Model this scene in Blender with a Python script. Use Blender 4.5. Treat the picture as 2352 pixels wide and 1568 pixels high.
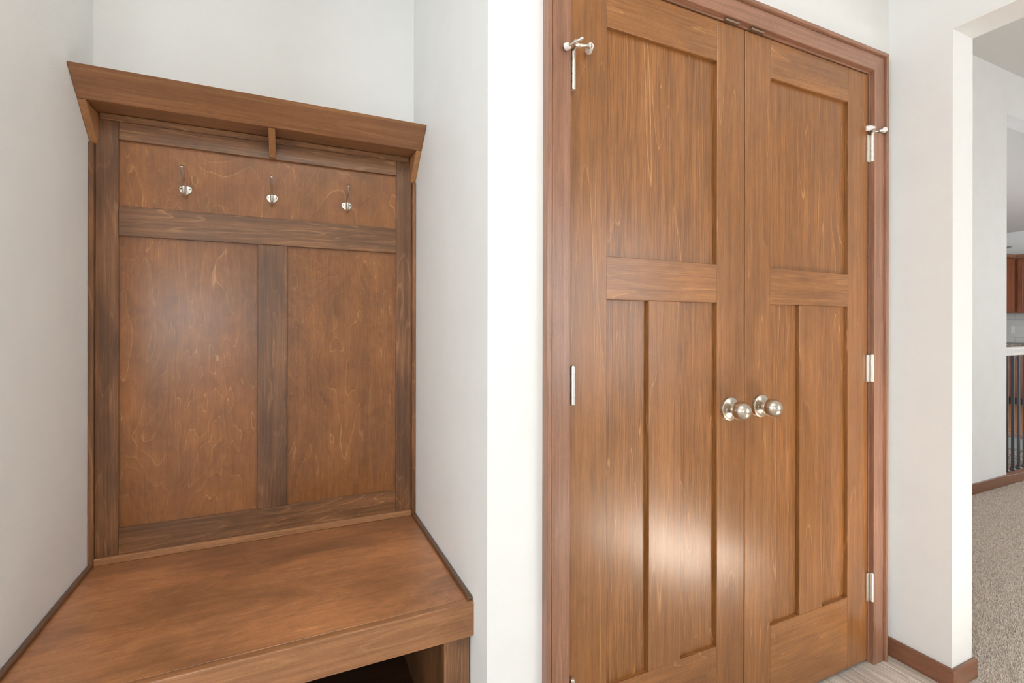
import bpy, bmesh, math, random
from mathutils import Vector, Matrix
import numpy as np
random.seed(7); rng = np.random.default_rng(7)
for o in list(bpy.data.objects): bpy.data.objects.remove(o)
S = bpy.context.scene
COL = S.collection

# ------------------------------------------------------------------ camera
H = 1.182                                   # eye height
F_PX, YAW, ROLL, CY = 1115.3, 0.432, 0.0016, 748.9
cam = bpy.data.cameras.new('camera'); cam_o = bpy.data.objects.new('camera', cam); COL.objects.link(cam_o)
cam.sensor_fit = 'HORIZONTAL'; cam.sensor_width = 36; cam.lens = 36 * F_PX / 2352
cam.shift_y = -(784 - CY) / 2352            # level camera, shifted lens: verticals stay upright
cam.clip_start = .02; cam.clip_end = 60
cam_o.location = (0, 0, H)
cam_o.rotation_euler = (Matrix.Rotation(-YAW, 3, 'Z') @ Matrix.Rotation(math.pi/2, 3, 'X') @ Matrix.Rotation(ROLL, 3, 'Z')).to_euler()
S.camera = cam_o

# ------------------------------------------------------------------ light
S.view_settings.view_transform = 'Standard'; S.view_settings.look = 'None'
S.view_settings.gamma = 1; S.view_settings.use_curve_mapping = False
S.view_settings.exposure = -0.12
w = bpy.data.worlds.new('daylight'); S.world = w; w.use_nodes = True
w.node_tree.nodes['Background'].inputs[0].default_value = (.80, .89, 1, 1)
w.node_tree.nodes['Background'].inputs[1].default_value = 1.2

def area(name, loc, target, sx, sy, power, col=(1, 1, 1)):
    l = bpy.data.lights.new(name, 'AREA'); l.shape = 'RECTANGLE'; l.size = sx; l.size_y = sy
    l.energy = power; l.color = col
    o = bpy.data.objects.new(name, l); COL.objects.link(o); o.location = loc
    o.rotation_euler = (Vector(target) - Vector(loc)).to_track_quat('-Z', 'Y').to_euler()
    return o
# assumed window daylight for neighbouring room and entry, plus added kitchen and side fills
area('assumed_daylight_living', (3.75, -3.47, 1.45), (3.75, 0, 1.45), 2.1, 2.3, 82, (.955, .98, 1))  # lamp in front of a solid wall, standing in for an assumed window
area('assumed_daylight_entry', (-.95, -2.77, 1.25), (-.95, 0, 1.25), .60, .80, 17, (.90, .96, 1))  # stands in for assumed entry glazing
area('side_fill', (-2.15, -.7, 1.5), (0, -.7, 1.5), 1.3, 1.3, 50, (.87, .95, 1))  # unseen lamp added to brighten the pier and alcove side
area('added_kitchen_fill', (8.6, .0, 1.7), (8.8, 3, 1.5), 1.8, 1.4, 58, (.97, .985, 1))  # unseen lamp added to brighten the kitchen; no window built
sun = bpy.data.lights.new('sun', 'SUN'); sun.energy = 250.0; sun.angle = math.radians(1.2); sun.color = (1, .96, .90)
sun_o = bpy.data.objects.new('sun', sun); COL.objects.link(sun_o)
sun_o.rotation_euler = Vector((.62, 2.75, -1.75)).to_track_quat('-Z', 'Y').to_euler(); sun_o.location = (0, -6, 5)

# ------------------------------------------------------------------ helpers
WL = {}                                      # world position of every object made here
def hexc(h, k=1.0):
    h = h.lstrip('#'); c = [int(h[i:i+2], 16) / 255 for i in (0, 2, 4)]
    return tuple((x / 12.92 if x <= .04045 else ((x + .055) / 1.055) ** 2.4) * k for x in c) + (1,)
def meta(o, label=None, cat=None, group=None, kind=None):
    if label: o['label'] = label
    if cat: o['category'] = cat
    if group: o['group'] = group
    if kind: o['kind'] = kind
    return o
def link(name, data, loc, parent):
    o = bpy.data.objects.new(name, data); COL.objects.link(o)
    loc = Vector(loc); WL[o.name] = loc
    if parent is not None:
        o.parent = parent; o.location = loc - WL[parent.name]
    else: o.location = loc
    return o
def empty(name, loc, parent=None):
    o = link(name, None, loc, parent); o.empty_display_size = .05; return o
def finish(name, bm, mat, loc, parent, smooth=None):
    bmesh.ops.recalc_face_normals(bm, faces=bm.faces)
    me = bpy.data.meshes.new(name); bm.to_mesh(me); bm.free()
    if mat: me.materials.append(mat)
    if smooth is not None:
        me.shade_smooth(); me.set_sharp_from_angle(angle=math.radians(smooth))
    return link(name, me, loc, parent)
def box(name, x0, x1, y0, y1, z0, z1, mat, parent=None, bev=.0012, seg=1):
    c = Vector(((x0+x1)/2, (y0+y1)/2, (z0+z1)/2))
    bm = bmesh.new(); bmesh.ops.create_cube(bm, size=1)
    bmesh.ops.scale(bm, vec=(abs(x1-x0), abs(y1-y0), abs(z1-z0)), verts=bm.verts)
    if bev: bmesh.ops.bevel(bm, geom=list(bm.edges), offset=bev, segments=seg, affect='EDGES', profile=.5)
    return finish(name, bm, mat, c, parent)
def boxes(name, L, mat, parent=None):
    """one solid piece of wall made of several abutting boxes"""
    bm = bmesh.new()
    c = Vector(((L[0][0]+L[0][1])/2, (L[0][2]+L[0][3])/2, L[0][4]))
    for x0, x1, y0, y1, z0, z1 in L:
        v = bmesh.ops.create_cube(bm, size=1)['verts']
        bmesh.ops.scale(bm, vec=(x1-x0, y1-y0, z1-z0), verts=v)
        bmesh.ops.translate(bm, vec=Vector(((x0+x1)/2, (y0+y1)/2, (z0+z1)/2)) - c, verts=v)
    return finish(name, bm, mat, c, parent)
def prism_x(name, pts, x0, x1, mat, parent=None, bev=.001):
    """polygon in (y, z) extruded along x"""
    cy = sum(p[0] for p in pts)/len(pts); cz = sum(p[1] for p in pts)/len(pts); c = Vector(((x0+x1)/2, cy, cz))
    bm = bmesh.new(); hw = (x1-x0)/2
    a = [bm.verts.new((-hw, y-cy, z-cz)) for y, z in pts]; b = [bm.verts.new((hw, y-cy, z-cz)) for y, z in pts]
    bm.faces.new(a); bm.faces.new(b[::-1]); n = len(pts)
    for i in range(n): bm.faces.new((a[i], b[i], b[(i+1) % n], a[(i+1) % n]))
    if bev: bmesh.ops.bevel(bm, geom=list(bm.edges), offset=bev, segments=1, affect='EDGES')
    return finish(name, bm, mat, c, parent)
def loft(name, secs, mat, parent=None, smooth=40):
    """closed sections (lists of world points) joined end to end, capped"""
    c = sum((Vector(p) for s in secs for p in s), Vector()) / sum(len(s) for s in secs)
    bm = bmesh.new(); R = [[bm.verts.new(Vector(p) - c) for p in s] for s in secs]; n = len(R[0])
    for i in range(len(R)-1):
        for j in range(n): bm.faces.new((R[i][j], R[i][(j+1) % n], R[i+1][(j+1) % n], R[i+1][j]))
    bm.faces.new(R[0]); bm.faces.new(R[-1][::-1])
    return finish(name, bm, mat, c, parent, smooth)
def tube(name, pts, rad, mat, parent=None, n=14, flat=1.0, smooth=50):
    pts = [Vector(p) for p in pts]; rad = rad if hasattr(rad, '__len__') else [rad]*len(pts)
    secs = []; up = Vector((0, 0, 1)); u = None
    for i, p in enumerate(pts):
        t = (pts[min(i+1, len(pts)-1)] - pts[max(i-1, 0)]).normalized()
        if u is None:
            u = t.cross(up if abs(t.dot(up)) < .95 else Vector((1, 0, 0))).normalized()
        else: u = (u - t*u.dot(t)).normalized()
        v = t.cross(u)
        secs.append([p + rad[i]*(math.cos(2*math.pi*k/n)*u + flat*math.sin(2*math.pi*k/n)*v) for k in range(n)])
    return loft(name, secs, mat, parent, smooth)
def bez(pts, n=8):
    """Catmull-Rom through points"""
    P = [Vector(p) for p in pts]; P = [2*P[0]-P[1]] + P + [2*P[-1]-P[-2]]; out = []
    for i in range(1, len(P)-2):
        for k in range(n):
            t = k/n
            out.append(.5*((2*P[i]) + (P[i+1]-P[i-1])*t + (2*P[i-1]-5*P[i]+4*P[i+1]-P[i+2])*t*t + (3*P[i]-P[i-1]-3*P[i+1]+P[i+2])*t**3))
    out.append(P[-2]); return out
def lathe(name, origin, axis, prof, mat, parent=None, n=40, smooth=35):
    """prof: list of (distance along axis, radius)"""
    a = Vector(axis).normalized(); u = a.cross(Vector((0, 0, 1)) if abs(a.z) < .9 else Vector((1, 0, 0))).normalized(); v = a.cross(u)
    secs = [[Vector(origin) + a*d + r*(math.cos(2*math.pi*k/n)*u + math.sin(2*math.pi*k/n)*v) for k in range(n)] for d, r in prof]
    return loft(name, secs, mat, parent, smooth)

# ------------------------------------------------------------------ materials
def mat_new(name):
    m = bpy.data.materials.new(name); m.use_nodes = True
    return m, m.node_tree.nodes, m.node_tree.links, m.node_tree.nodes['Principled BSDF']
def nd(N, t, **kw):
    n = N.new(t)
    for k, v in kw.items(): setattr(n, k, v)
    return n
def mth(N, Lk, op, a, b=None, c=None):
    n = N.new('ShaderNodeMath'); n.operation = op
    for i, x in enumerate((a, b, c)):
        if x is None: continue
        if hasattr(x, 'links'): Lk.new(x, n.inputs[i])
        else: n.inputs[i].default_value = x
    return n.outputs[0]
def mixc(N, Lk, f, a, b, mode='MIX'):
    n = N.new('ShaderNodeMix'); n.data_type = 'RGBA'; n.blend_type = mode; n.clamp_factor = True
    for s, x in ((n.inputs[0], f), (n.inputs[6], a), (n.inputs[7], b)):
        if hasattr(x, 'links'): Lk.new(x, s)
        else: s.default_value = x
    return n.outputs[2]
def ramp(N, Lk, f, stops):
    n = N.new('ShaderNodeMapRange'); n.interpolation_type = 'SMOOTHSTEP'
    n.inputs[1].default_value, n.inputs[2].default_value, n.inputs[3].default_value, n.inputs[4].default_value = stops
    Lk.new(f, n.inputs[0]); return n.outputs[0]
def wood(name, axis, dark, mid, light, sa=.9, sb=8.0, levels=9, lines=.5, linew=.10, dist=.6, fine=.22, med=.7, blotch=.25, rough=.34, knots=0.0, coat=.3, detail=2.0, bump=.15, mottle=.05):
    """stained wood, the grain running along the given axis of the part"""
    m, N, Lk, P = mat_new(name)
    tc = N.new('ShaderNodeTexCoord'); oi = N.new('ShaderNodeObjectInfo')
    sp = N.new('ShaderNodeSeparateXYZ'); Lk.new(tc.outputs['Object'], sp.inputs[0])
    r1 = mth(N, Lk, 'MULTIPLY', oi.outputs['Random'], 61.3)
    o = {'x': (0, 1, 2), 'y': (1, 0, 2), 'z': (2, 0, 1)}[axis]
    cb = N.new('ShaderNodeCombineXYZ')
    Lk.new(mth(N, Lk, 'ADD', sp.outputs[o[0]], r1), cb.inputs[0])
    Lk.new(mth(N, Lk, 'ADD', sp.outputs[o[1]], mth(N, Lk, 'MULTIPLY', r1, .37)), cb.inputs[1])
    Lk.new(mth(N, Lk, 'ADD', sp.outputs[o[2]], mth(N, Lk, 'MULTIPLY', r1, .71)), cb.inputs[2])
    def noise(scale, det=2.0, d=0.0, rgh=.5):
        mp = N.new('ShaderNodeMapping'); mp.inputs['Scale'].default_value = scale; Lk.new(cb.outputs[0], mp.inputs[0])
        n = N.new('ShaderNodeTexNoise'); n.inputs['Scale'].default_value = 1; n.inputs['Detail'].default_value = det
        n.inputs['Distortion'].default_value = d; n.inputs['Roughness'].default_value = rgh
        Lk.new(mp.outputs[0], n.inputs['Vector']); return n.outputs[0]
    nf = noise((9, 420, 420), 3); nm = noise((1.1, 75, 75), 3, .3); nb = noise((2.6, 6, 6), 3, .5)
    nr = noise((30, 900, 900), 2)
    fg = noise((sa, sb, sb), detail, dist)
    fr = mth(N, Lk, 'FRACT', mth(N, Lk, 'MULTIPLY', fg, levels))
    tri = mth(N, Lk, 'PINGPONG', mth(N, Lk, 'MULTIPLY', fg, levels), .5)        # 0 .. .5
    line = ramp(N, Lk, tri, (0, linew, 1, 0))
    line = mth(N, Lk, 'MULTIPLY', line, ramp(N, Lk, nb, (.28, .58, .25, 1)))
    line = mth(N, Lk, 'MULTIPLY', line, ramp(N, Lk, nf, (.3, .6, .5, 1)))
    c = mixc(N, Lk, mth(N, Lk, 'MULTIPLY', ramp(N, Lk, nm, (.3, .7, 0, 1)), med), mid, dark)
    band = mth(N, Lk, 'MULTIPLY', ramp(N, Lk, fr, (0, 1, 1, 0)), .30)
    c = mixc(N, Lk, band, c, dark)
    c = mixc(N, Lk, mth(N, Lk, 'MULTIPLY', line, lines), c, light)
    g = ramp(N, Lk, nf, (.25, .75, 1 - fine, 1 + fine)); g2 = ramp(N, Lk, nb, (.25, .75, 1 - blotch, 1 + blotch))
    g3 = ramp(N, Lk, nr, (.3, .7, .94, 1.06))
    g = mth(N, Lk, 'MULTIPLY', mth(N, Lk, 'MULTIPLY', g, g2), g3)
    n1 = noise((16, 24, 24), 5, .8, .65); n2 = noise((420, 520, 520), 2)
    g = mth(N, Lk, 'MULTIPLY', g, ramp(N, Lk, n1, (.3, .7, 1 - mottle, 1 + mottle)))
    g = mth(N, Lk, 'MULTIPLY', g, ramp(N, Lk, n2, (.3, .7, .93, 1.07)))
    cg = N.new('ShaderNodeCombineColor')
    for i in range(3): Lk.new(g, cg.inputs[i])
    c = mixc(N, Lk, 1.0, c, cg.outputs[0], 'MULTIPLY')
    if knots:
        vo = N.new('ShaderNodeTexVoronoi'); mp = N.new('ShaderNodeMapping'); mp.inputs['Scale'].default_value = (4.2, 9, 9)
        Lk.new(cb.outputs[0], mp.inputs[0]); Lk.new(mp.outputs[0], vo.inputs['Vector']); vo.inputs['Scale'].default_value = 1
        k = mth(N, Lk, 'MULTIPLY', ramp(N, Lk, vo.outputs['Distance'], (.05, .22, 1, 0)), knots)
        c = mixc(N, Lk, k, c, tuple(x*.35 for x in dark[:3]) + (1,))
    Lk.new(c, P.inputs['Base Color'])
    Lk.new(ramp(N, Lk, nb, (.2, .8, rough - .05, rough + .06)), P.inputs['Roughness'])
    P.inputs['Coat Weight'].default_value = coat; P.inputs['Coat Roughness'].default_value = .22
    bp = N.new('ShaderNodeBump'); bp.inputs['Strength'].default_value = bump; bp.inputs['Distance'].default_value = .0006
    Lk.new(nf, bp.inputs['Height']); Lk.new(bp.outputs[0], P.inputs['Normal'])
    return m
def plain(name, col, rough=.5, metal=0.0, spec=.5, bump=0, bscale=200, var=0, vscale=4):
    m, N, Lk, P = mat_new(name); P.inputs['Roughness'].default_value = rough; P.inputs['Metallic'].default_value = metal
    P.inputs['Specular IOR Level'].default_value = spec; P.inputs['Base Color'].default_value = col
    tc = N.new('ShaderNodeTexCoord')
    if var:
        n = N.new('ShaderNodeTexNoise'); n.inputs['Scale'].default_value = vscale; n.inputs['Detail'].default_value = 4
        Lk.new(tc.outputs['Object'], n.inputs['Vector'])
        g = ramp(N, Lk, n.outputs[0], (.3, .7, 1-var, 1+var)); cg = N.new('ShaderNodeCombineColor')
        for i in range(3): Lk.new(g, cg.inputs[i])
        Lk.new(mixc(N, Lk, 1.0, col, cg.outputs[0], 'MULTIPLY'), P.inputs['Base Color'])
    if bump:
        n = N.new('ShaderNodeTexNoise'); n.inputs['Scale'].default_value = bscale; n.inputs['Detail'].default_value = 3
        Lk.new(tc.outputs['Object'], n.inputs['Vector'])
        b = N.new('ShaderNodeBump'); b.inputs['Strength'].default_value = bump; b.inputs['Distance'].default_value = .002
        Lk.new(n.outputs[0], b.inputs['Height']); Lk.new(b.outputs[0], P.inputs['Normal'])
    return m
DD, DM, DL = hexc('#744820'), hexc('#926032'), hexc('#d09a62')
door_z = wood('door_wood_vertical', 'z', DD, DM, DL, sa=.45, sb=6, levels=9, lines=.38, linew=.022, fine=.20, med=.5, blotch=.12, rough=.33)
door_pan = wood('door_panel_wood', 'z', hexc('#774b21'), hexc('#915e2f'), DL, sa=.5, sb=7, levels=11, lines=.55, linew=.024, fine=.32, med=.7, blotch=.08, rough=.33)
door_x = wood('door_wood_horizontal', 'x', DD, hexc('#986536'), DL, sa=.8, sb=9, levels=8, lines=.36, linew=.025, fine=.20, med=.5, blotch=.14, rough=.33, mottle=.07)
case_z = wood('casing_wood_vertical', 'z', hexc('#7f5640'), hexc('#9a6f57'), hexc('#b98c70'), sa=.4, sb=14, levels=10, lines=.25, fine=.16, med=.7, blotch=.1)
case_x = wood('casing_wood_horizontal', 'x', hexc('#7f5640'), hexc('#9a6f57'), hexc('#b98c70'), sa=.4, sb=14, levels=10, lines=.25, fine=.16, med=.7, blotch=.1)
base_x = wood('baseboard_wood_along_x', 'x', hexc('#6f4732'), hexc('#87593f'), hexc('#a87a5a'), sa=.4, sb=14, lines=.2, fine=.14, med=.6, blotch=.1)
base_y = wood('baseboard_wood_along_y', 'y', hexc('#6f4732'), hexc('#87593f'), hexc('#a87a5a'), sa=.4, sb=14, lines=.2, fine=.14, med=.6, blotch=.1)
BD, BM, BL = hexc('#5c3a22'), hexc('#7b5131'), hexc('#b5834f')
ply = wood('birch_ply_panel', 'z', hexc('#794a26'), hexc('#955f31'), hexc('#d8a565'), sa=1.15, sb=3.3, levels=17, lines=.40, linew=.035, dist=1.4, detail=3.0, fine=.12, med=.25, blotch=.18, mottle=.13, rough=.33, bump=.08)
tree_z = wood('hall_tree_wood_vertical', 'z', hexc('#5f3f27'), hexc('#855a3a'), hexc('#b38256'), sa=1.2, sb=9, levels=10, lines=.3, linew=.1, dist=1.0, fine=.18, med=.8, blotch=.38, knots=.55, rough=.36)
tree_x = wood('hall_tree_wood_horizontal', 'x', hexc('#674429'), hexc('#8f623f'), hexc('#c08e5c'), sa=1.0, sb=10, levels=12, lines=.38, linew=.1, dist=.9, fine=.2, med=.8, blotch=.3, knots=.3, rough=.36)
crown_x = wood('crown_wood', 'x', hexc('#835737'), hexc('#9d6c46'), hexc('#b98a5c'), sa=.6, sb=16, levels=9, lines=.22, fine=.14, med=.7, blotch=.12, rough=.4)
edge_w = wood('end_grain_edge', 'z', hexc('#94673f'), hexc('#b27d50'), hexc('#c59564'), sa=3, sb=9, lines=.15, fine=.12, med=.4, blotch=.15, rough=.45)
strip_x = wood('scribe_strip_wood', 'x', hexc('#946643'), hexc('#b48158'), hexc('#c7986c'), sa=3, sb=30, lines=.15, fine=.2, med=.5, blotch=.12, rough=.5)
seat_w = wood('seat_birch_ply', 'x', hexc('#8c5c38'), hexc('#b07850'), hexc('#cf9b6c'), sa=2.6, sb=6, levels=7, lines=.16, linew=.1, dist=1.6, detail=4, fine=.12, med=.4, blotch=.34, rough=.36, bump=.06, mottle=.12)
strip_y = wood('scribe_strip_wood_along_y', 'y', hexc('#54361f'), hexc('#6d4729'), hexc('#8d6340'), sa=1, sb=20, lines=.15, fine=.2, med=.5, blotch=.15, rough=.4)
cab_z = wood('kitchen_cabinet_wood', 'z', hexc('#6b3c26'), hexc('#8a5234'), hexc('#a86f4b'), sa=.6, sb=10, lines=.2, fine=.1, med=.5, blotch=.15)
kfloor = wood('kitchen_floor_wood', 'y', hexc('#7a4a25'), hexc('#a3693a'), hexc('#c38b58'), sa=.5, sb=12, lines=.3, fine=.1, med=.8, blotch=.2, rough=.55, coat=0)
plank_w = wood('whitewashed_vinyl_plank', 'y', hexc('#b3a79c'), hexc('#dcd3c9'), hexc('#efe9e1'), sa=1.1, sb=16, levels=12, lines=.5, linew=.2, fine=.25, med=.8, blotch=.15, rough=.30, coat=.0, bump=.1)
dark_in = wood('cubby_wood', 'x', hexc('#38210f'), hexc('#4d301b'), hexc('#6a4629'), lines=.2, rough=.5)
paint = plain('wall_paint', hexc('#efefed'), .55, spec=.3, bump=.25, bscale=260, var=.012, vscale=7)
ceil_paint = plain('ceiling_paint', hexc('#e3e1dc'), .8, spec=.2, bump=.2, bscale=120)
nickel = plain('satin_nickel', hexc('#cfc6b8'), .26, 1.0, bump=.05, bscale=500)
nickel_b = plain('bright_nickel', hexc('#e2ddd5'), .30, 1.0)
bronze = plain('dark_catch_metal', hexc('#a39489'), .35, 1.0)
rubber = plain('white_rubber', hexc('#e9e6e4'), .5)
screw_m = plain('screw_recess', hexc('#55504a'), .4, 1.0)
iron = plain('black_iron', hexc('#0b0d10'), .28, .0, spec=.8)
white_p = plain('white_trim_paint', hexc('#ece9e4'), .35)
granite = plain('granite', hexc('#7d746c'), .25, var=.6, vscale=60)
tile_m = plain('white_glazed_tile', hexc('#d9dad6'), .18)
grout_m = plain('grey_grout', hexc('#a3a39e'), .9)
fan_m = plain('fan_blade_brown', hexc('#4a3c38'), .5)
def carpet_mat():
    m, N, Lk, P = mat_new('beige_carpet'); P.inputs['Roughness'].default_value = 1; P.inputs['Specular IOR Level'].default_value = .1
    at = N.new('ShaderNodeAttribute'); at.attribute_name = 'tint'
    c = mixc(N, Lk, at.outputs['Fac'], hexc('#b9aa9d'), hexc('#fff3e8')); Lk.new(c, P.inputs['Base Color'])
    return m
def carpet_flat(name, a, b):
    m, N, Lk, P = mat_new(name); P.inputs['Roughness'].default_value = 1; P.inputs['Specular IOR Level'].default_value = .1
    tc = N.new('ShaderNodeTexCoord'); n = N.new('ShaderNodeTexNoise'); n.inputs['Scale'].default_value = 90; n.inputs['Detail'].default_value = 4
    Lk.new(tc.outputs['Object'], n.inputs['Vector']); Lk.new(mixc(N, Lk, ramp(N, Lk, n.outputs[0], (.35, .65, 0, 1)), a, b), P.inputs['Base Color'])
    bp = N.new('ShaderNodeBump'); bp.inputs['Strength'].default_value = .8; bp.inputs['Distance'].default_value = .01
    Lk.new(n.outputs[0], bp.inputs['Height']); Lk.new(bp.outputs[0], P.inputs['Normal'])
    return m
pile_m = carpet_mat(); carpet_base = carpet_flat('carpet_backing', hexc('#a89787'), hexc('#d6c6b6')); stair_m = carpet_flat('stair_carpet', hexc('#6f675f'), hexc('#a89d92'))

# ------------------------------------------------------------------ the setting
DW = 1.0265            # face of the closet wall
XR = 1.9735            # face of the right wall
AL, AR, AB = -.503, .412, 1.748     # alcove: left, right, back
CZ, CZ2 = 2.74, 3.105  # ceilings
def struct(o, label, cat): return meta(o, label, cat, kind='structure')
OPX0, OPX1, OPZ = .6245, 1.8580, 2.0745       # rough opening of the closet
struct(boxes('wall_back', [(AL, AR, AB, AB+.12, 0, CZ)], paint), 'off-white wall behind the hall tree', 'wall')
struct(boxes('wall_left', [(AL-.12, AL, DW, AB+.12, 0, CZ)], paint), 'off-white side wall of the alcove on the bench side away from the closet', 'wall')
struct(boxes('wall_alcove', [(AR, AR+.11, DW+.11, AB+.12, 0, CZ)], paint), 'off-white wall return between the hall tree and the closet', 'wall')
struct(boxes('wall_closet', [(AR, OPX0-.022, DW, DW+.11, 0, CZ), (OPX0-.022, OPX1+.022, DW, DW+.11, OPZ+.022, CZ), (OPX1+.022, XR+.126, DW, DW+.11, 0, CZ)], paint),
       'off-white wall around the double closet doors', 'wall')
struct(boxes('wall_foyer', [(-2.3, AL-.12, DW, DW+.11, 0, CZ)], paint), 'off-white foyer wall beyond the alcove', 'wall')
OY0, OY1, OPH = -2.35, .839, 2.156
struct(boxes('wall_right', [(XR, XR+.126, OY1, DW, 0, CZ2), (XR, XR+.126, OY0, OY1, OPH, CZ2), (XR, XR+.126, -3.62, OY0, 0, CZ2)], paint),
       'bright white wall pier and header framing the drywall passage to the carpeted room', 'wall')
# entry wall, solid but for one assumed opening placed for the sun patch
struct(boxes('wall_entry', [(-2.3, .97, -2.92, -2.8, 0, CZ), (.97, 1.48, -2.92, -2.8, 0, 1.60), (.97, 1.48, -2.92, -2.8, 2.05, CZ), (1.48, XR, -2.92, -2.8, 0, CZ)], paint),
       'off-white entry wall with an assumed small high opening for sunlight', 'wall')
struct(boxes('wall_side', [(-2.3, -2.18, -2.8, DW, 0, CZ)], paint),
       'off-white side wall of the foyer', 'wall')
struct(boxes('ceiling', [(-2.3, XR, -2.92, AB+.12, CZ, CZ+.1)], ceil_paint), 'flat off-white foyer ceiling', 'ceiling')
# closet interior
struct(boxes('wall_closet_back', [(AR+.11, XR+.126, AB, AB+.12, 0, CZ)], paint), 'off-white back wall inside the closet', 'wall')
# next room
NY = 1.755; NX = 4.895
struct(boxes('wall_hall', [(XR+.126, NX, NY, NY+.12, 0, CZ2), (NX, 11.0, NY, NY+.12, 2.783, CZ2+1.2)], paint), 'off-white wall of the carpeted room ending at the stair railing', 'wall')
struct(boxes('wall_passage', [(XR, XR+.126, DW, AB, 0, CZ2), (XR, XR+.126, DW, AB, CZ, CZ2)][:1], paint), 'off-white wall between closet and carpeted room', 'wall')
struct(boxes('wall_hall_front', [(XR+.126, 11, -3.62, -3.5, 0, CZ2)], paint),
       'off-white wall of the carpeted room behind the assumed daylight lamp', 'wall')  # solid, no window built; the living area lamp stands before it
struct(boxes('ceiling_hall', [(XR+.126, 7.2, -3.62, NY, CZ2, CZ2+.1)], ceil_paint), 'flat grey-white ceiling over the carpeted room', 'ceiling')
struct(boxes('wall_east', [(7.2, 7.32, -3.5, -.1, 0, CZ2), (7.2, 7.32, -.1, NY, 2.3, CZ2)], paint), 'off-white far side wall of the carpeted room', 'wall')
struct(boxes('floor_hall', [(XR+.126, 7.2, -3.62, NY+.12, -.12, -.004)], carpet_base), 'beige carpet floor of the room beyond the passage', 'floor')
# carpet pile in view: uncountable tufts
def carpet_pile():
    x = np.arange(2.0, 5.5, .0050); y = np.arange(.45, NY-.012, .0050)
    gx, gy = np.meshgrid(x, y); gx = gx.ravel() + rng.uniform(-.004, .004, gx.size); gy = gy.ravel() + rng.uniform(-.004, .004, gy.size)
    k = (gy < .838) | (gx > XR+.132); gx, gy = gx[k], gy[k]
    k = (gx > XR+.130) & (gx > 1.7*gy) & (gx < 5*gy); gx, gy = gx[k], gy[k]
    n = gx.size; r = rng.uniform(.0026, .0038, n); hh = rng.uniform(.002, .0065, n)
    lx = rng.normal(0, .003, n); ly = rng.normal(0, .003, n); ph = rng.uniform(0, 6.28, n)
    V = np.zeros((n, 5, 3))
    for j in range(4):
        V[:, j, 0] = gx + r*np.cos(ph + j*1.5708); V[:, j, 1] = gy + r*np.sin(ph + j*1.5708); V[:, j, 2] = -.005
    V[:, 4, 0] = gx + lx; V[:, 4, 1] = gy + ly; V[:, 4, 2] = hh
    b = (np.arange(n)*5)[:, None, None]
    Fc = (b + np.array([[0, 1, 4], [1, 2, 4], [2, 3, 4], [3, 0, 4]])[None]).reshape(-1, 3)
    me = bpy.data.meshes.new('carpet_pile'); me.from_pydata((V.reshape(-1, 3) - np.array([3.4, 1.1, 0])).tolist(), [], Fc.tolist())
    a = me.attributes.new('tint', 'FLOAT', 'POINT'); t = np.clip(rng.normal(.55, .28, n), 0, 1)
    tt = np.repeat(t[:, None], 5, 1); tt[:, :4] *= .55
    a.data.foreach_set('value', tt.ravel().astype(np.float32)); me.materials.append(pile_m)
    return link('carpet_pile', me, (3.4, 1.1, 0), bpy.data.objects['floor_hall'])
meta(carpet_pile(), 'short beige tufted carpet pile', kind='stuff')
# foyer floor: pale planks
fl = struct(boxes('floor', [(-2.3, XR+.126, -2.92, AB, -.12, -.006)], grout_m), 'pale whitewashed wood-look plank floor of the foyer', 'floor')
pw, pl = .152, 1.22
plank_mesh = None
for i, x in enumerate(np.arange(XR+.126 - pw*28, XR+.12, pw)):
    off = (i*.41) % pl
    y = -2.8 - off
    while y < DW+.1:
        y0, y1 = max(y, -2.8), min(y+pl, DW+.12)
        if y1 - y0 > .05:
            box('plank', max(x, -2.18)+.0006, x+pw-.0006, y0+.0006, y1-.0006, -.006, 0, plank_w, fl, bev=.0008)
        y += pl

# ------------------------------------------------------------------ baseboards
def base_board(name, x0, x1, y0, y1, mat, label, z1=.066):
    o = box(name, x0, x1, y0, y1, 0, z1, mat, bev=.003, seg=2); return struct(o, label, 'baseboard')
bb = empty('baseboard_right', (XR, .93, 0)); struct(bb, 'brown wooden baseboard wrapping the white wall pier by the closet', 'baseboard')
box('board', XR-.012, XR, OY1-.012, DW-.0005, 0, .066, base_y, bb, bev=.003, seg=2)
box('board', XR, XR+.138, OY1-.012, OY1, 0, .066, base_x, bb, bev=.003, seg=2)
base_board('baseboard_hall', XR+.126, NX, NY-.014, NY, base_x, 'brown wooden baseboard along the carpeted room wall', .076)
base_board('baseboard_alcove', AR+.0, OPX0-.075, DW-.012, DW, base_x, 'brown wooden baseboard between alcove and closet casing')

# ------------------------------------------------------------------ closet casing and jamb
CI0, CI1, CIZ = .6220, 1.8605, 2.0785
prof = [(0, 0), (0, .0145), (.0015, .016), (.051, .0175), (.0525, .0145), (.0545, .0145), (.056, .0235), (.0575, .0255), (.0665, .0255), (.068, .024), (.068, 0)]
t1 = empty('trim_1', ((CI0+CI1)/2, DW, 0)); struct(t1, 'brown stained wood casing and jamb around the closet doors', 'door trim')
loft('casing_leg', [[(CI0-u, DW-t, 0) for u, t in prof], [(CI0-u, DW-t, CIZ+u) for u, t in prof]], case_z, t1, None)
loft('casing_leg', [[(CI1+u, DW-t, 0) for u, t in prof], [(CI1+u, DW-t, CIZ+u) for u, t in prof]], case_z, t1, None)
loft('casing_head', [[(CI0-u, DW-t, CIZ+u) for u, t in prof], [(CI1+u, DW-t, CIZ+u) for u, t in prof]], case_x, t1, None)
box('jamb', OPX0-.02, OPX0+.002, DW, DW+.11, 0, OPZ, case_z, t1); box('jamb', OPX1-.002, OPX1+.02, DW, DW+.11, 0, OPZ, case_z, t1)
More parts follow.
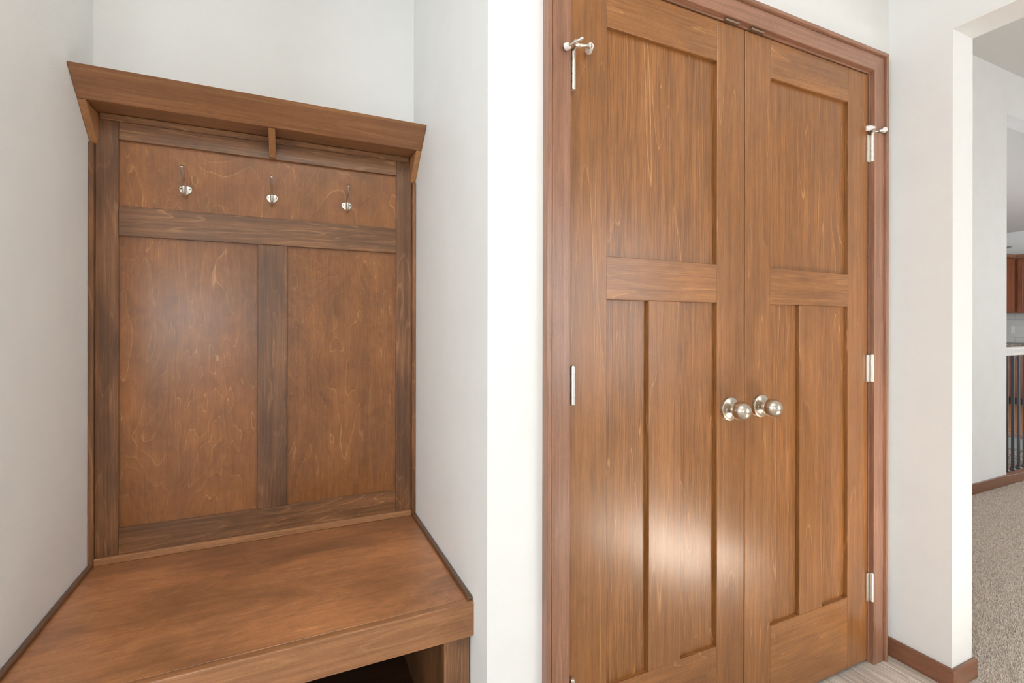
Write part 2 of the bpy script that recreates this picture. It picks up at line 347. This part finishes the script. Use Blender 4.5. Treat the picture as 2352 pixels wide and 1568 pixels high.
box('head_jamb', OPX0-.02, OPX1+.02, DW, DW+.11, OPZ-.002, OPZ+.02, case_x, t1)
box('head_stop', OPX0+.002, OPX1-.002, DW+.042, DW+.055, OPZ-.014, OPZ-.002, case_x, t1)
for x0 in (1.150, 1.2555):
    o = prism_x('catch_plate', [(DW-.001, 2.0725), (DW+.010, 2.0725), (DW+.010, 2.0695), (DW-.009, 2.0700), (DW-.0115, 2.0735), (DW-.010, 2.0740)], x0, x0+.054, bronze, t1, bev=.0004)
    o['label'] = 'small dark metal catch plate at the top of the opening'

# ------------------------------------------------------------------ closet doors
DY = 1.0285; DT = .035; DWID = .6096; DZ0, DZ1 = .012, 2.0690
ST, ZT, ZM1, ZM2, ZB, MU, REC = .1116, 1.9515, 1.3620, 1.2510, .2555, .112, .0125
def hinge(d, hx, z0, z1, side, pinstop):
    """side -1: hinge on the left edge of its door, +1 on the right"""
    hy = DW - .0085; r = .0062; L = z1 - z0
    pr = [(0, .002), (.0005, r-.0006)]
    for k in range(5):
        a, b = L*k/5, L*(k+1)/5
        pr += [(a+.0006, r-.0006), (a+.0012, r), (b-.0012, r), (b-.0006, r-.0006)]
    pr += [(L, r-.0008), (L+.0004, .002)]
    hg = lathe('hinge', (hx, hy, z0), (0, 0, 1), pr, nickel_b, d, n=20, smooth=30); hg['label'] = 'satin nickel butt hinge barrel'
    box('leaf', hx-.002 if side < 0 else hx-.019, hx+.019 if side < 0 else hx+.002, DW-.0035, DW+.0015, z0, z1, nickel_b, hg, bev=.0004) if side > 0 else \
        box('leaf', hx-.0065, hx+.001, DW-.006, DW+.001, z0, z1, bronze, hg, bev=.0004)
    if pinstop: return
    lathe('pin_cap', (hx, hy, z1), (0, 0, 1), [(0, .0045), (.0012, .0045), (.0022, .003), (.0024, .001)], nickel_b, hg, n=16)
def pin_stop(d, hx, side):
    """hinge pin door stop: a pad on a threaded rod against the casing, a bent arm and pad against the door"""
    hy = DW - .0085; s = -side                     # s points from the hinge over the door
    P = lambda u, y, z: Vector((hx + s*u, y, z))
    st = lathe('door_stop', (hx, hy, 1.8545), (0, 0, 1), [(0, .0050), (.0008, .0062), (.0042, .0062), (.0050, .0050), (.0052, .001)], nickel_b, d, n=20)
    st['label'] = 'nickel hinge pin door stop with white rubber bumpers'
    if side < 0:
        tube('neck', bez([P(0, hy, 1.857), P(-.004, hy-.014, 1.856), P(-.008, hy-.030, 1.855)], 6), .0046, nickel_b, st, n=14)
        a, b = P(-.0265, .9985, 1.8525), P(-.0085, .9600, 1.8555)
        tube('threaded_rod', [a, a.lerp(b, .42), a.lerp(b, .43), a.lerp(b, .56), a.lerp(b, .57), a.lerp(b, .96), b], [.0030, .0030, .0058, .0058, .0034, .0034, .002], nickel_b, st, n=16)
        dr = (a - b).normalized()
        lathe('bumper', a - dr*.003, dr, [(0, .0050), (.0005, .0080), (.0075, .0086), (.0105, .0086), (.0115, .007)], rubber, st, n=22)
        tube('arm', bez([P(-.006, hy-.026, 1.855), P(.010, hy-.030, 1.856), P(.024, hy-.028, 1.860), P(.034, hy-.022, 1.865)], 6), [.0046]*5+[.0036]*9+[.0064]*5, nickel_b, st, n=16)
        q = Vector((s*.45, 1, .05)).normalized(); e = P(.035, hy-.021, 1.8655)
        lathe('bumper', e, q, [(-.002, .005), (-.0005, .0086), (.009, .0088), (.024, .0084), (.0255, .007)], rubber, st, n=22)
    else:
        tube('neck', [(hx, hy, 1.857), (hx, hy-.001, 1.862), (hx-.001, hy-.003, 1.865)], [.0055, .0058, .004], nickel_b, st, n=14)
        tube('arm', bez([(hx+.002, hy-.003, 1.863), (hx-.010, hy-.009, 1.867), (hx-.020, hy-.015, 1.871), (hx-.029, hy-.013, 1.871)], 6), [.0046]*11+[.0058]*8, nickel_b, st, n=16)
        q = Vector((-.72, .69, -.06)).normalized(); e = Vector((hx-.026, hy-.014, 1.871))
        lathe('bumper', e, q, [(0, .005), (.001, .0082), (.010, .0086), (.019, .0082), (.0205, .007)], rubber, st, n=22)
        a, b = Vector((hx+.002, hy-.004, 1.864)), Vector((hx+.036, hy-.020, 1.872))
        tube('threaded_rod', [a, a.lerp(b, .42), a.lerp(b, .44), a.lerp(b, .75), a.lerp(b, .77), b], [.0024, .0026, .0055, .0050, .0036, .0036], nickel_b, st, n=16)
        q = Vector((.62, .78, -.05)).normalized()
        lathe('bumper', b - q*.003, q, [(0, .0045), (.0005, .0082), (.0090, .0088), (.0120, .0088), (.0130, .007)], rubber, st, n=22)
def door(name, x0, x1, hinge_x, side, label):
    d = empty(name, ((x0+x1)/2, DY+DT/2, 0)); struct(d, label, 'door')
    y0, y1 = DY, DY+DT; b = .0013
    box('stile', x0, x0+ST, y0, y1, DZ0, DZ1, door_z, d, bev=b); box('stile', x1-ST, x1, y0, y1, DZ0, DZ1, door_z, d, bev=b)
    g = .0001
    box('top_rail', x0+ST+g, x1-ST-g, y0+.0002, y1, ZT, DZ1, door_x, d, bev=b)
    box('lock_rail', x0+ST+g, x1-ST-g, y0+.0002, y1, ZM2, ZM1, door_x, d, bev=b)
    box('bottom_rail', x0+ST+g, x1-ST-g, y0+.0002, y1, DZ0, ZB, door_x, d, bev=b)
    c = (x0+x1)/2
    box('mullion', c-MU/2, c+MU/2, y0+.0002, y1, ZB+g, ZM2-g, door_z, d, bev=b)
    box('panel', x0+ST-.004, x1-ST+.004, y0+REC, y1-.008, ZM1-.004, ZT+.004, door_pan, d, bev=0)
    box('panel', x0+ST-.004, c-MU/2+.004, y0+REC, y1-.008, ZB-.004, ZM2+.004, door_pan, d, bev=0)
    box('panel', c+MU/2-.004, x1-ST+.004, y0+REC, y1-.008, ZB-.004, ZM2+.004, door_pan, d, bev=0)
    kx = x1-.064 if side < 0 else x0+.064; kz = .941
    k = lathe('door_knob', (kx, DY, kz), (0, -1, 0), [(.006, .010), (.012, .0115), (.018, .0106), (.0205, .0110), (.0220, .0120)] +
              [(.0430 - .0272*math.cos(t), .0272*math.sin(t)) for t in np.linspace(.56, math.pi-.02, 26)], nickel, d, n=48, smooth=40)
    k['label'] = 'satin nickel ball door knob'
    lathe('rosette', (kx, DY, kz), (0, -1, 0), [(-.001, .0338), (.005, .0345), (.0075, .0338), (.0085, .032), (.0090, .0295), (.0110, .020), (.015, .0125), (.017, .0118)], nickel, k, n=48, smooth=30)
    sx, sz = kx-.0185, kz-.0015
    sc = lathe('screw', (sx, DY-.0105, sz), (-.25, -1, 0), [(-.002, .0042), (.0008, .0042), (.0014, .0034), (.0011, .0022), (.0004, .0018)], nickel_b, k, n=18)
    for z0, z1, top in ((1.760, 1.855, True), (.989, 1.084, False), (.219, .318, False)): hinge(d, hinge_x, z0, z1, side, top)
    pin_stop(d, hinge_x, side)
    return d
door('door_1', .6302, .6302+DWID, .6335, -1, 'stained wood closet door, hinged beside the hall tree, three recessed panels')
door('door_2', 1.2430, 1.2430+DWID, 1.8610, 1, 'stained wood closet door, hinged beside the white wall pier, three recessed panels')

# ------------------------------------------------------------------ hall tree
T = empty('hall_tree', ((AL+AR)/2, 1.45, 0))
meta(T, 'built-in dark brown hall tree bench with panelled back, flared crown and three hooks', 'hall tree')
YF, YP = 1.722, 1.7325
e = .0006
XL, XRt = AL+e, AR-e
SL0, SL1, SR0, SR1 = -.4905, -.4385, .345, .3985
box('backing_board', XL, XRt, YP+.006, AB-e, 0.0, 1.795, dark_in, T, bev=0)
box('stile', SL0, SL1, YF, YP+.006, .512, 1.777, tree_z, T, bev=.001); box('stile', SR0, SR1, YF, YP+.006, .512, 1.777, tree_z, T, bev=.001)
box('top_rail', SL1+e, SR0-e, YF, YP+.006, 1.7115, 1.777, tree_x, T, bev=.001)
box('hook_rail', SL1+e, SR0-e, YF, YP+.006, 1.4385, 1.5235, tree_x, T, bev=.001)
box('bottom_rail', SL1+e, SR0-e, YF, YP+.006, .512, .6045, tree_x, T, bev=.001)
box('mullion', -.087, -.003, YF, YP+.006, .6045+e, 1.4385-e, tree_z, T, bev=.001)
box('panel', SL1-.002, SR0+.002, YP, YP+.006, 1.520, 1.714, ply, T, bev=0)
box('panel', SL1-.002, -.085, YP, YP+.006, .602, 1.441, ply, T, bev=0); box('panel', -.005, SR0+.002, YP, YP+.006, .602, 1.441, ply, T, bev=0)
box('cleat', SL0+.012, SR1-.012, 1.712, YF, 1.7605, 1.7775, tree_x, T, bev=.0012)
box('scribe_strip', XL, SL0-e, 1.7065, YP+.006, .5125, 1.690, tree_z, T, bev=.0015); box('scribe_strip', SR1+e, XRt, 1.7065, YP+.006, .5125, 1.690, tree_z, T, bev=.0015)
box('seat_back_strip', SL0, SR1, 1.7095, YF-e, .5122, .5315, strip_x, T, bev=.0015)
box('seat_side_strip', XL, XL+.013, 1.1195, 1.7062, .5122, .5205, strip_y, T, bev=.0022, seg=2); box('seat_side_strip', XRt-.013, XRt, 1.1195, 1.7062, .5122, .5205, strip_y, T, bev=.0022, seg=2)
# flared crown, shelf and brackets
fascia = [(1.6275, 1.7775), (1.5610, 1.8405), (1.5820, 1.8405), (1.6480, 1.7775)]
prism_x('crown_fascia', fascia, XL, XRt, crown_x, T, bev=.0012)
box('shelf', XL, XRt, 1.6485, YP+.006, 1.7785, 1.795, crown_x, T, bev=.0008)
bk = [(1.7195, 1.6905), (1.6290, 1.7770), (YP+.006, 1.7770), (YP+.006, 1.6905)]
prism_x('bracket', bk, XL, XL+.018, edge_w, T, bev=.0012); prism_x('bracket', bk, XRt-.018, XRt, edge_w, T, bev=.0012)
prism_x('bracket', [(1.7105, 1.7135), (1.6310, 1.7770), (YF-.0105, 1.7770)], -.0550, -.0365, edge_w, T, bev=.0008)
# seat and bench
box('seat', XL, XRt, 1.1315, 1.738, .488, .512, seat_w, T, bev=.0006)
box('apron', XL, XRt, 1.1120, 1.1310, .4285, .5120, crown_x, T, bev=.0025, seg=2)
box('face_stile', .343, XRt-.004, 1.1335, 1.152, .002, .428, tree_z, T, bev=.001); box('face_stile', XL+.004, -.434, 1.1335, 1.152, .002, .428, tree_z, T, bev=.001)
box('face_rail', -.434+e, .343-e, 1.1335, 1.152, .002, .085, tree_x, T, bev=.001)
box('cubby_side', .352, .370, 1.1525, 1.737, .085, .4875, tree_z, T, bev=.0005); box('cubby_side', -.461, -.443, 1.1525, 1.737, .085, .4875, tree_z, T, bev=.0005)
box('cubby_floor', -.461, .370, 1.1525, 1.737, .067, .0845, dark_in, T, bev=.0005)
# coat hooks
def coat_hook(x, z, yaw):
    n = 40; y = YP
    base = [(x + .0168*math.cos(a)*(1 + .0*math.sin(a)), z + .0135*math.sin(a) - .003*abs(math.cos(a))**3*0 + (.0016*math.cos(2*a))) for a in [2*math.pi*k/n for k in range(n)]]
    def ring(s, yy): return [(x + (px-x)*s, yy, z + (pz-z)*s) for px, pz in base]
    h = loft('coat_hook', [ring(1, y+.0005), ring(1, y-.0016), ring(.93, y-.0030), ring(.6, y-.0036), ring(.2, y-.0040)], nickel_b, T, 40)
    h['label'] = 'nickel double coat hook'
    up = bez([(x, y-.002, z-.004), (x, y-.010, z+.008), (x, y-.024, z+.022), (x, y-.043, z+.035), (x, y-.058, z+.049), (x, y-.063, z+.055)], 7)
    m = len(up); tube('upper_prong', up, [.0036 + .0022*(i/m)**2 for i in range(m-2)] + [.0050, .0026], nickel_b, h, n=14)
    lo = bez([(x, y-.003, z-.006), (x, y-.010, z-.018), (x, y-.022, z-.0225), (x, y-.033, z-.014), (x, y-.037, z-.002), (x, y-.037, z+.002)], 7)
    m = len(lo); tube('lower_prong', lo, [.0034 + .0024*(i/m)**2 for i in range(m-2)] + [.0050, .0026], nickel_b, h, n=14)
    for s in (-1, 1):
        lathe('screw', (x+s*.0108, y-.0018, z+.0022), (0, -1, 0), [(0, .0026), (.0014, .0026), (.0018, .0018), (.0018, .0004)], screw_m, h, n=14)
for x in (-.2795, -.0470, .1795): coat_hook(x, 1.5885, 0)

# ------------------------------------------------------------------ stair railing beyond
R = empty('stair_railing', (5.6, NY+.06, 0)); meta(R, 'white handrail on black iron balusters at the end of the carpeted room wall', 'railing')
RY = NY+.045
rp = [(-.030, .966), (-.030, .984), (-.022, .990), (-.026, 1.000), (-.030, 1.010), (-.024, 1.022), (-.008, 1.027), (.008, 1.027), (.024, 1.022), (.030, 1.010), (.026, 1.000), (.022, .990), (.030, .984), (.030, .966)]
prism_x('handrail', [(RY+a, b) for a, b in rp], NX+.001, 7.1, white_p, R, bev=0)
o = box('base_rail', NX+.001, 7.1, NY-.012, NY+.11, 0, .070, base_x, R, bev=.002); o['label'] = 'brown wooden base rail'
for i in range(14):
    bx = 4.930 + i*.0965
    b = box('baluster', bx-.008, bx+.008, RY-.008, RY+.008, .070, .966, iron, R, bev=.001)
    loft('shoe', [[(bx+sx*q, RY+sy*q, zz) for sx, sy in ((-1, -1), (1, -1), (1, 1), (-1, 1))] for q, zz in ((.0165, .0702), (.0165, .077), (.0105, .087), (.0105, .091))], iron, b, None)

# ------------------------------------------------------------------ stairs and kitchen beyond the railing
KF = 7.37
kf = struct(boxes('floor_kitchen', [(KF, 11, NY+.12, 4.09, -1.5, -.006)], grout_m), 'warm brown wood plank floor of the kitchen beyond the railing', 'floor')
for i in range(27):
    y0 = NY+.13 + i*.09
    off = (i*.53) % 1.1
    for k in range(4):
        a, b = max(KF+.03, KF-off+k*1.1), min(10.9, KF-off+(k+1)*1.1)
        if b-a > .05: box('plank', a+.0008, b-.0008, y0+.0008, y0+.0892, -.006, 0, kfloor, kf, bev=0)
st = empty('staircase', (6.6, 3.0, -1.5)); meta(st, 'carpeted stairs descending below the kitchen floor behind the railing', 'stairs')
for i in range(6):
    box('step', KF-.27*(i+1), KF-.27*i, NY+.125, 4.095, -1.5, -.18*(i+1), stair_m, st, bev=.012, seg=2)
box('nosing', KF-.03, KF+.03, NY+.125, 4.095, -.045, .002, base_y, st, bev=.006, seg=2)
struct(boxes('wall_stair', [(4.6, 10.9, 4.1, 4.22, -1.6, 4.6)], paint), 'off-white wall behind the staircase', 'wall')
struct(boxes('floor_lower', [(4.6, 7.3, NY+.12, 4.1, -1.62, -1.5)], carpet_base), 'carpet floor at the foot of the stairs', 'floor')
WK = 10.68
struct(boxes('wall_kitchen', [(WK, WK+.12, -.2, 4.1, 0, 4.6)], paint), 'off-white kitchen wall behind the cabinets', 'wall')
struct(boxes('wall_kitchen_front', [(7.32, WK, -.2, -.08, 0, 4.6)], paint), 'off-white kitchen wall opposite the cabinets', 'wall')  # solid wall without a window, behind the added kitchen lamp
# sloped ceiling rising from the kitchen wall
bm = bmesh.new()
vs = [bm.verts.new(p) for p in ((WK+.1, -.2, 2.70), (WK+.1, 4.2, 2.70), (4.6, 4.2, 3.95), (4.6, -.2, 3.95), (WK+.1, -.2, 2.80), (WK+.1, 4.2, 2.80), (4.6, 4.2, 4.05), (4.6, -.2, 4.05))]
for q in ((0, 1, 2, 3), (7, 6, 5, 4), (0, 4, 5, 1), (1, 5, 6, 2), (2, 6, 7, 3), (3, 7, 4, 0)): bm.faces.new([vs[i] for i in q])
struct(finish('ceiling_kitchen', bm, ceil_paint, (0, 0, 0), None), 'sloped grey-white ceiling over the kitchen', 'ceiling')
# backsplash: courses of long white tiles
bs = empty('trim_2', (WK, 3.3, .92)); struct(bs, 'white long tile backsplash between kitchen counter and wall cabinets', 'backsplash')
box('grout_bed', WK-.006, WK, 2.4, 4.1, .922, 1.398, grout_m, bs, bev=0)
for r in range(5):
    z0 = .924 + r*.0955; y = 2.4 + (.0, .16)[r % 2] - .32 + .045
    while y < 4.1:
        a, b = max(y, 2.4), min(y+.32, 4.1)
        if b-a > .02: box('tile', WK-.013, WK-.005, a+.0018, b-.0018, z0+.0018, min(z0+.0937, 1.398), tile_m, bs, bev=.0012)
        y += .32
o = meta(box('wall_outlet', WK-.020, WK-.013, 3.722, 3.772, 1.085, 1.200, white_p, bev=.002), 'small white outlet plate on the kitchen tile backsplash', 'outlet')
# cabinets
def cab_door(par, axis, fixed, a0, a1, z0, z1, n=-1):
    """framed cabinet door; axis 'y' lies in a plane of constant x, axis 'x' of constant y"""
    w_ = .055
    def bx(nm, p0, p1, q0, q1, d0, d1, par2):
        if axis == 'y': return box(nm, fixed+d0, fixed+d1, p0, p1, q0, q1, cab_z, par2, bev=.001)
        return box(nm, p0, p1, fixed+d0, fixed+d1, q0, q1, cab_z, par2, bev=.001)
    d = bx('door', a0+.04, a1-.04, z0+.04, z1-.04, -.012, 0, par)
    bx('door_stile', a0, a0+w_, z0, z1, -.020, 0, d); bx('door_stile', a1-w_, a1, z0, z1, -.020, 0, d)
    bx('door_rail', a0+w_, a1-w_, z0, z0+w_, -.020, 0, d); bx('door_rail', a0+w_, a1-w_, z1-w_, z1, -.020, 0, d)
FX, FY = 10.35, 3.62
c1 = empty('wall_cabinet', (FX+.16, 3.2, 1.4)); meta(c1, 'brown wooden kitchen wall cabinet facing the stair railing', 'cabinet')
box('body', FX, WK-.014, 2.5, FY-.002, 1.40, 2.25, cab_z, c1, bev=.001)
cab_door(c1, 'y', FX, 2.52, 3.00, 1.42, 2.22); cab_door(c1, 'y', FX, 3.02, FY-.045, 1.42, 2.22)
box('crown', FX-.03, FX+.02, 2.5, FY-.002, 2.25, 2.315, base_y, c1, bev=.012, seg=2)
c2 = empty('wall_cabinet', (9.7, FY+.2, 1.4)); meta(c2, 'brown wooden kitchen wall cabinet turning the inside corner', 'cabinet')
box('body', 9.0, FX+.0, FY, 4.09, 1.40, 2.25, cab_z, c2, bev=.001)
cab_door(c2, 'x', FY, 9.65, FX-.045, 1.42, 2.22); cab_door(c2, 'x', FY, 9.02, 9.63, 1.42, 2.22)
box('crown', 9.0, FX-.002, FY-.03, FY+.02, 2.25, 2.315, base_x, c2, bev=.012, seg=2)
c3 = empty('base_cabinet', (10.4, 3.2, 0)); meta(c3, 'reddish brown kitchen base cabinet seen between the balusters', 'cabinet')
box('toe_kick', 10.14, WK-.014, 2.5, 4.09, 0, .10, dark_in, c3, bev=0); box('body', 10.08, WK-.014, 2.5, 4.09, .10, .882, cab_z, c3, bev=.001)
for k in range(3): cab_door(c3, 'y', 10.08, 2.52+k*.52, 3.02+k*.52, .12, .86)
for k in range(3): tube('handle', [(10.045, 2.97+k*.52, .70), (10.030, 2.97+k*.52, .71), (10.030, 2.97+k*.52, .79), (10.045, 2.97+k*.52, .80)], .005, nickel_b, c3, n=8)
meta(box('countertop', 10.05, WK-.014, 2.48, 4.09, .883, .920, granite, bev=.003, seg=2), 'speckled granite countertop over the base cabinet', 'countertop')
# ceiling fan of which a blade tip shows past the wall end
FC = Vector((7.25, 3.12, 2.08))
f = empty('ceiling_fan', FC); meta(f, 'dark brown ceiling fan, one blade tip visible past the wall end', 'ceiling fan')
lathe('motor', FC, (0, 0, 1), [(-.03, .03), (-.025, .09), (.04, .10), (.07, .08), (.09, .02)], fan_m, f, n=24)
lathe('rod', FC, (0, 0, 1), [(.085, .012), (1.30, .012)], fan_m, f, n=12)
for k in range(5):
    a = math.radians(-63 + 72*k); u = Vector((math.cos(a), math.sin(a), 0)); v = Vector((-u.y, u.x, .34))
    loft('blade', [[FC+u*q + v*s_*hw + Vector((0, 0, t_)) for s_, t_ in ((e0, 0), (1, 0), (1, .007), (e0, .007))] for q, hw, e0 in ((.09, .06, -1), (.35, .065, -1), (.42, .065, -1), (.545, .065, .8))], fan_m, f, None)

# ------------------------------------------------------------------ added bowl uplight, unseen above the camera, lifting the foyer walls
b = empty('added_uplight', (.1, -.3, 2.40)); meta(b, 'added nickel bowl uplight, out of view, brightening the foyer by ceiling bounce', 'fill light')
lathe('bowl', (.1, -.3, 2.36), (0, 0, 1), [(0, .03), (.006, .10), (.025, .18), (.055, .22), (.060, .22), (.030, .175), (.012, .09), (.010, .004)], nickel, b, n=40)
lathe('stem', (.1, -.3, 2.371), (0, 0, 1), [(0, .008), (.345, .008), (.350, .05), (.368, .055)], nickel, b, n=20)
area('uplight_fill', (.1, -.3, 2.426), (.1, -.3, 5), .30, .30, 34, (1, .99, .98))  # up-facing fill lamp inside the added bowl
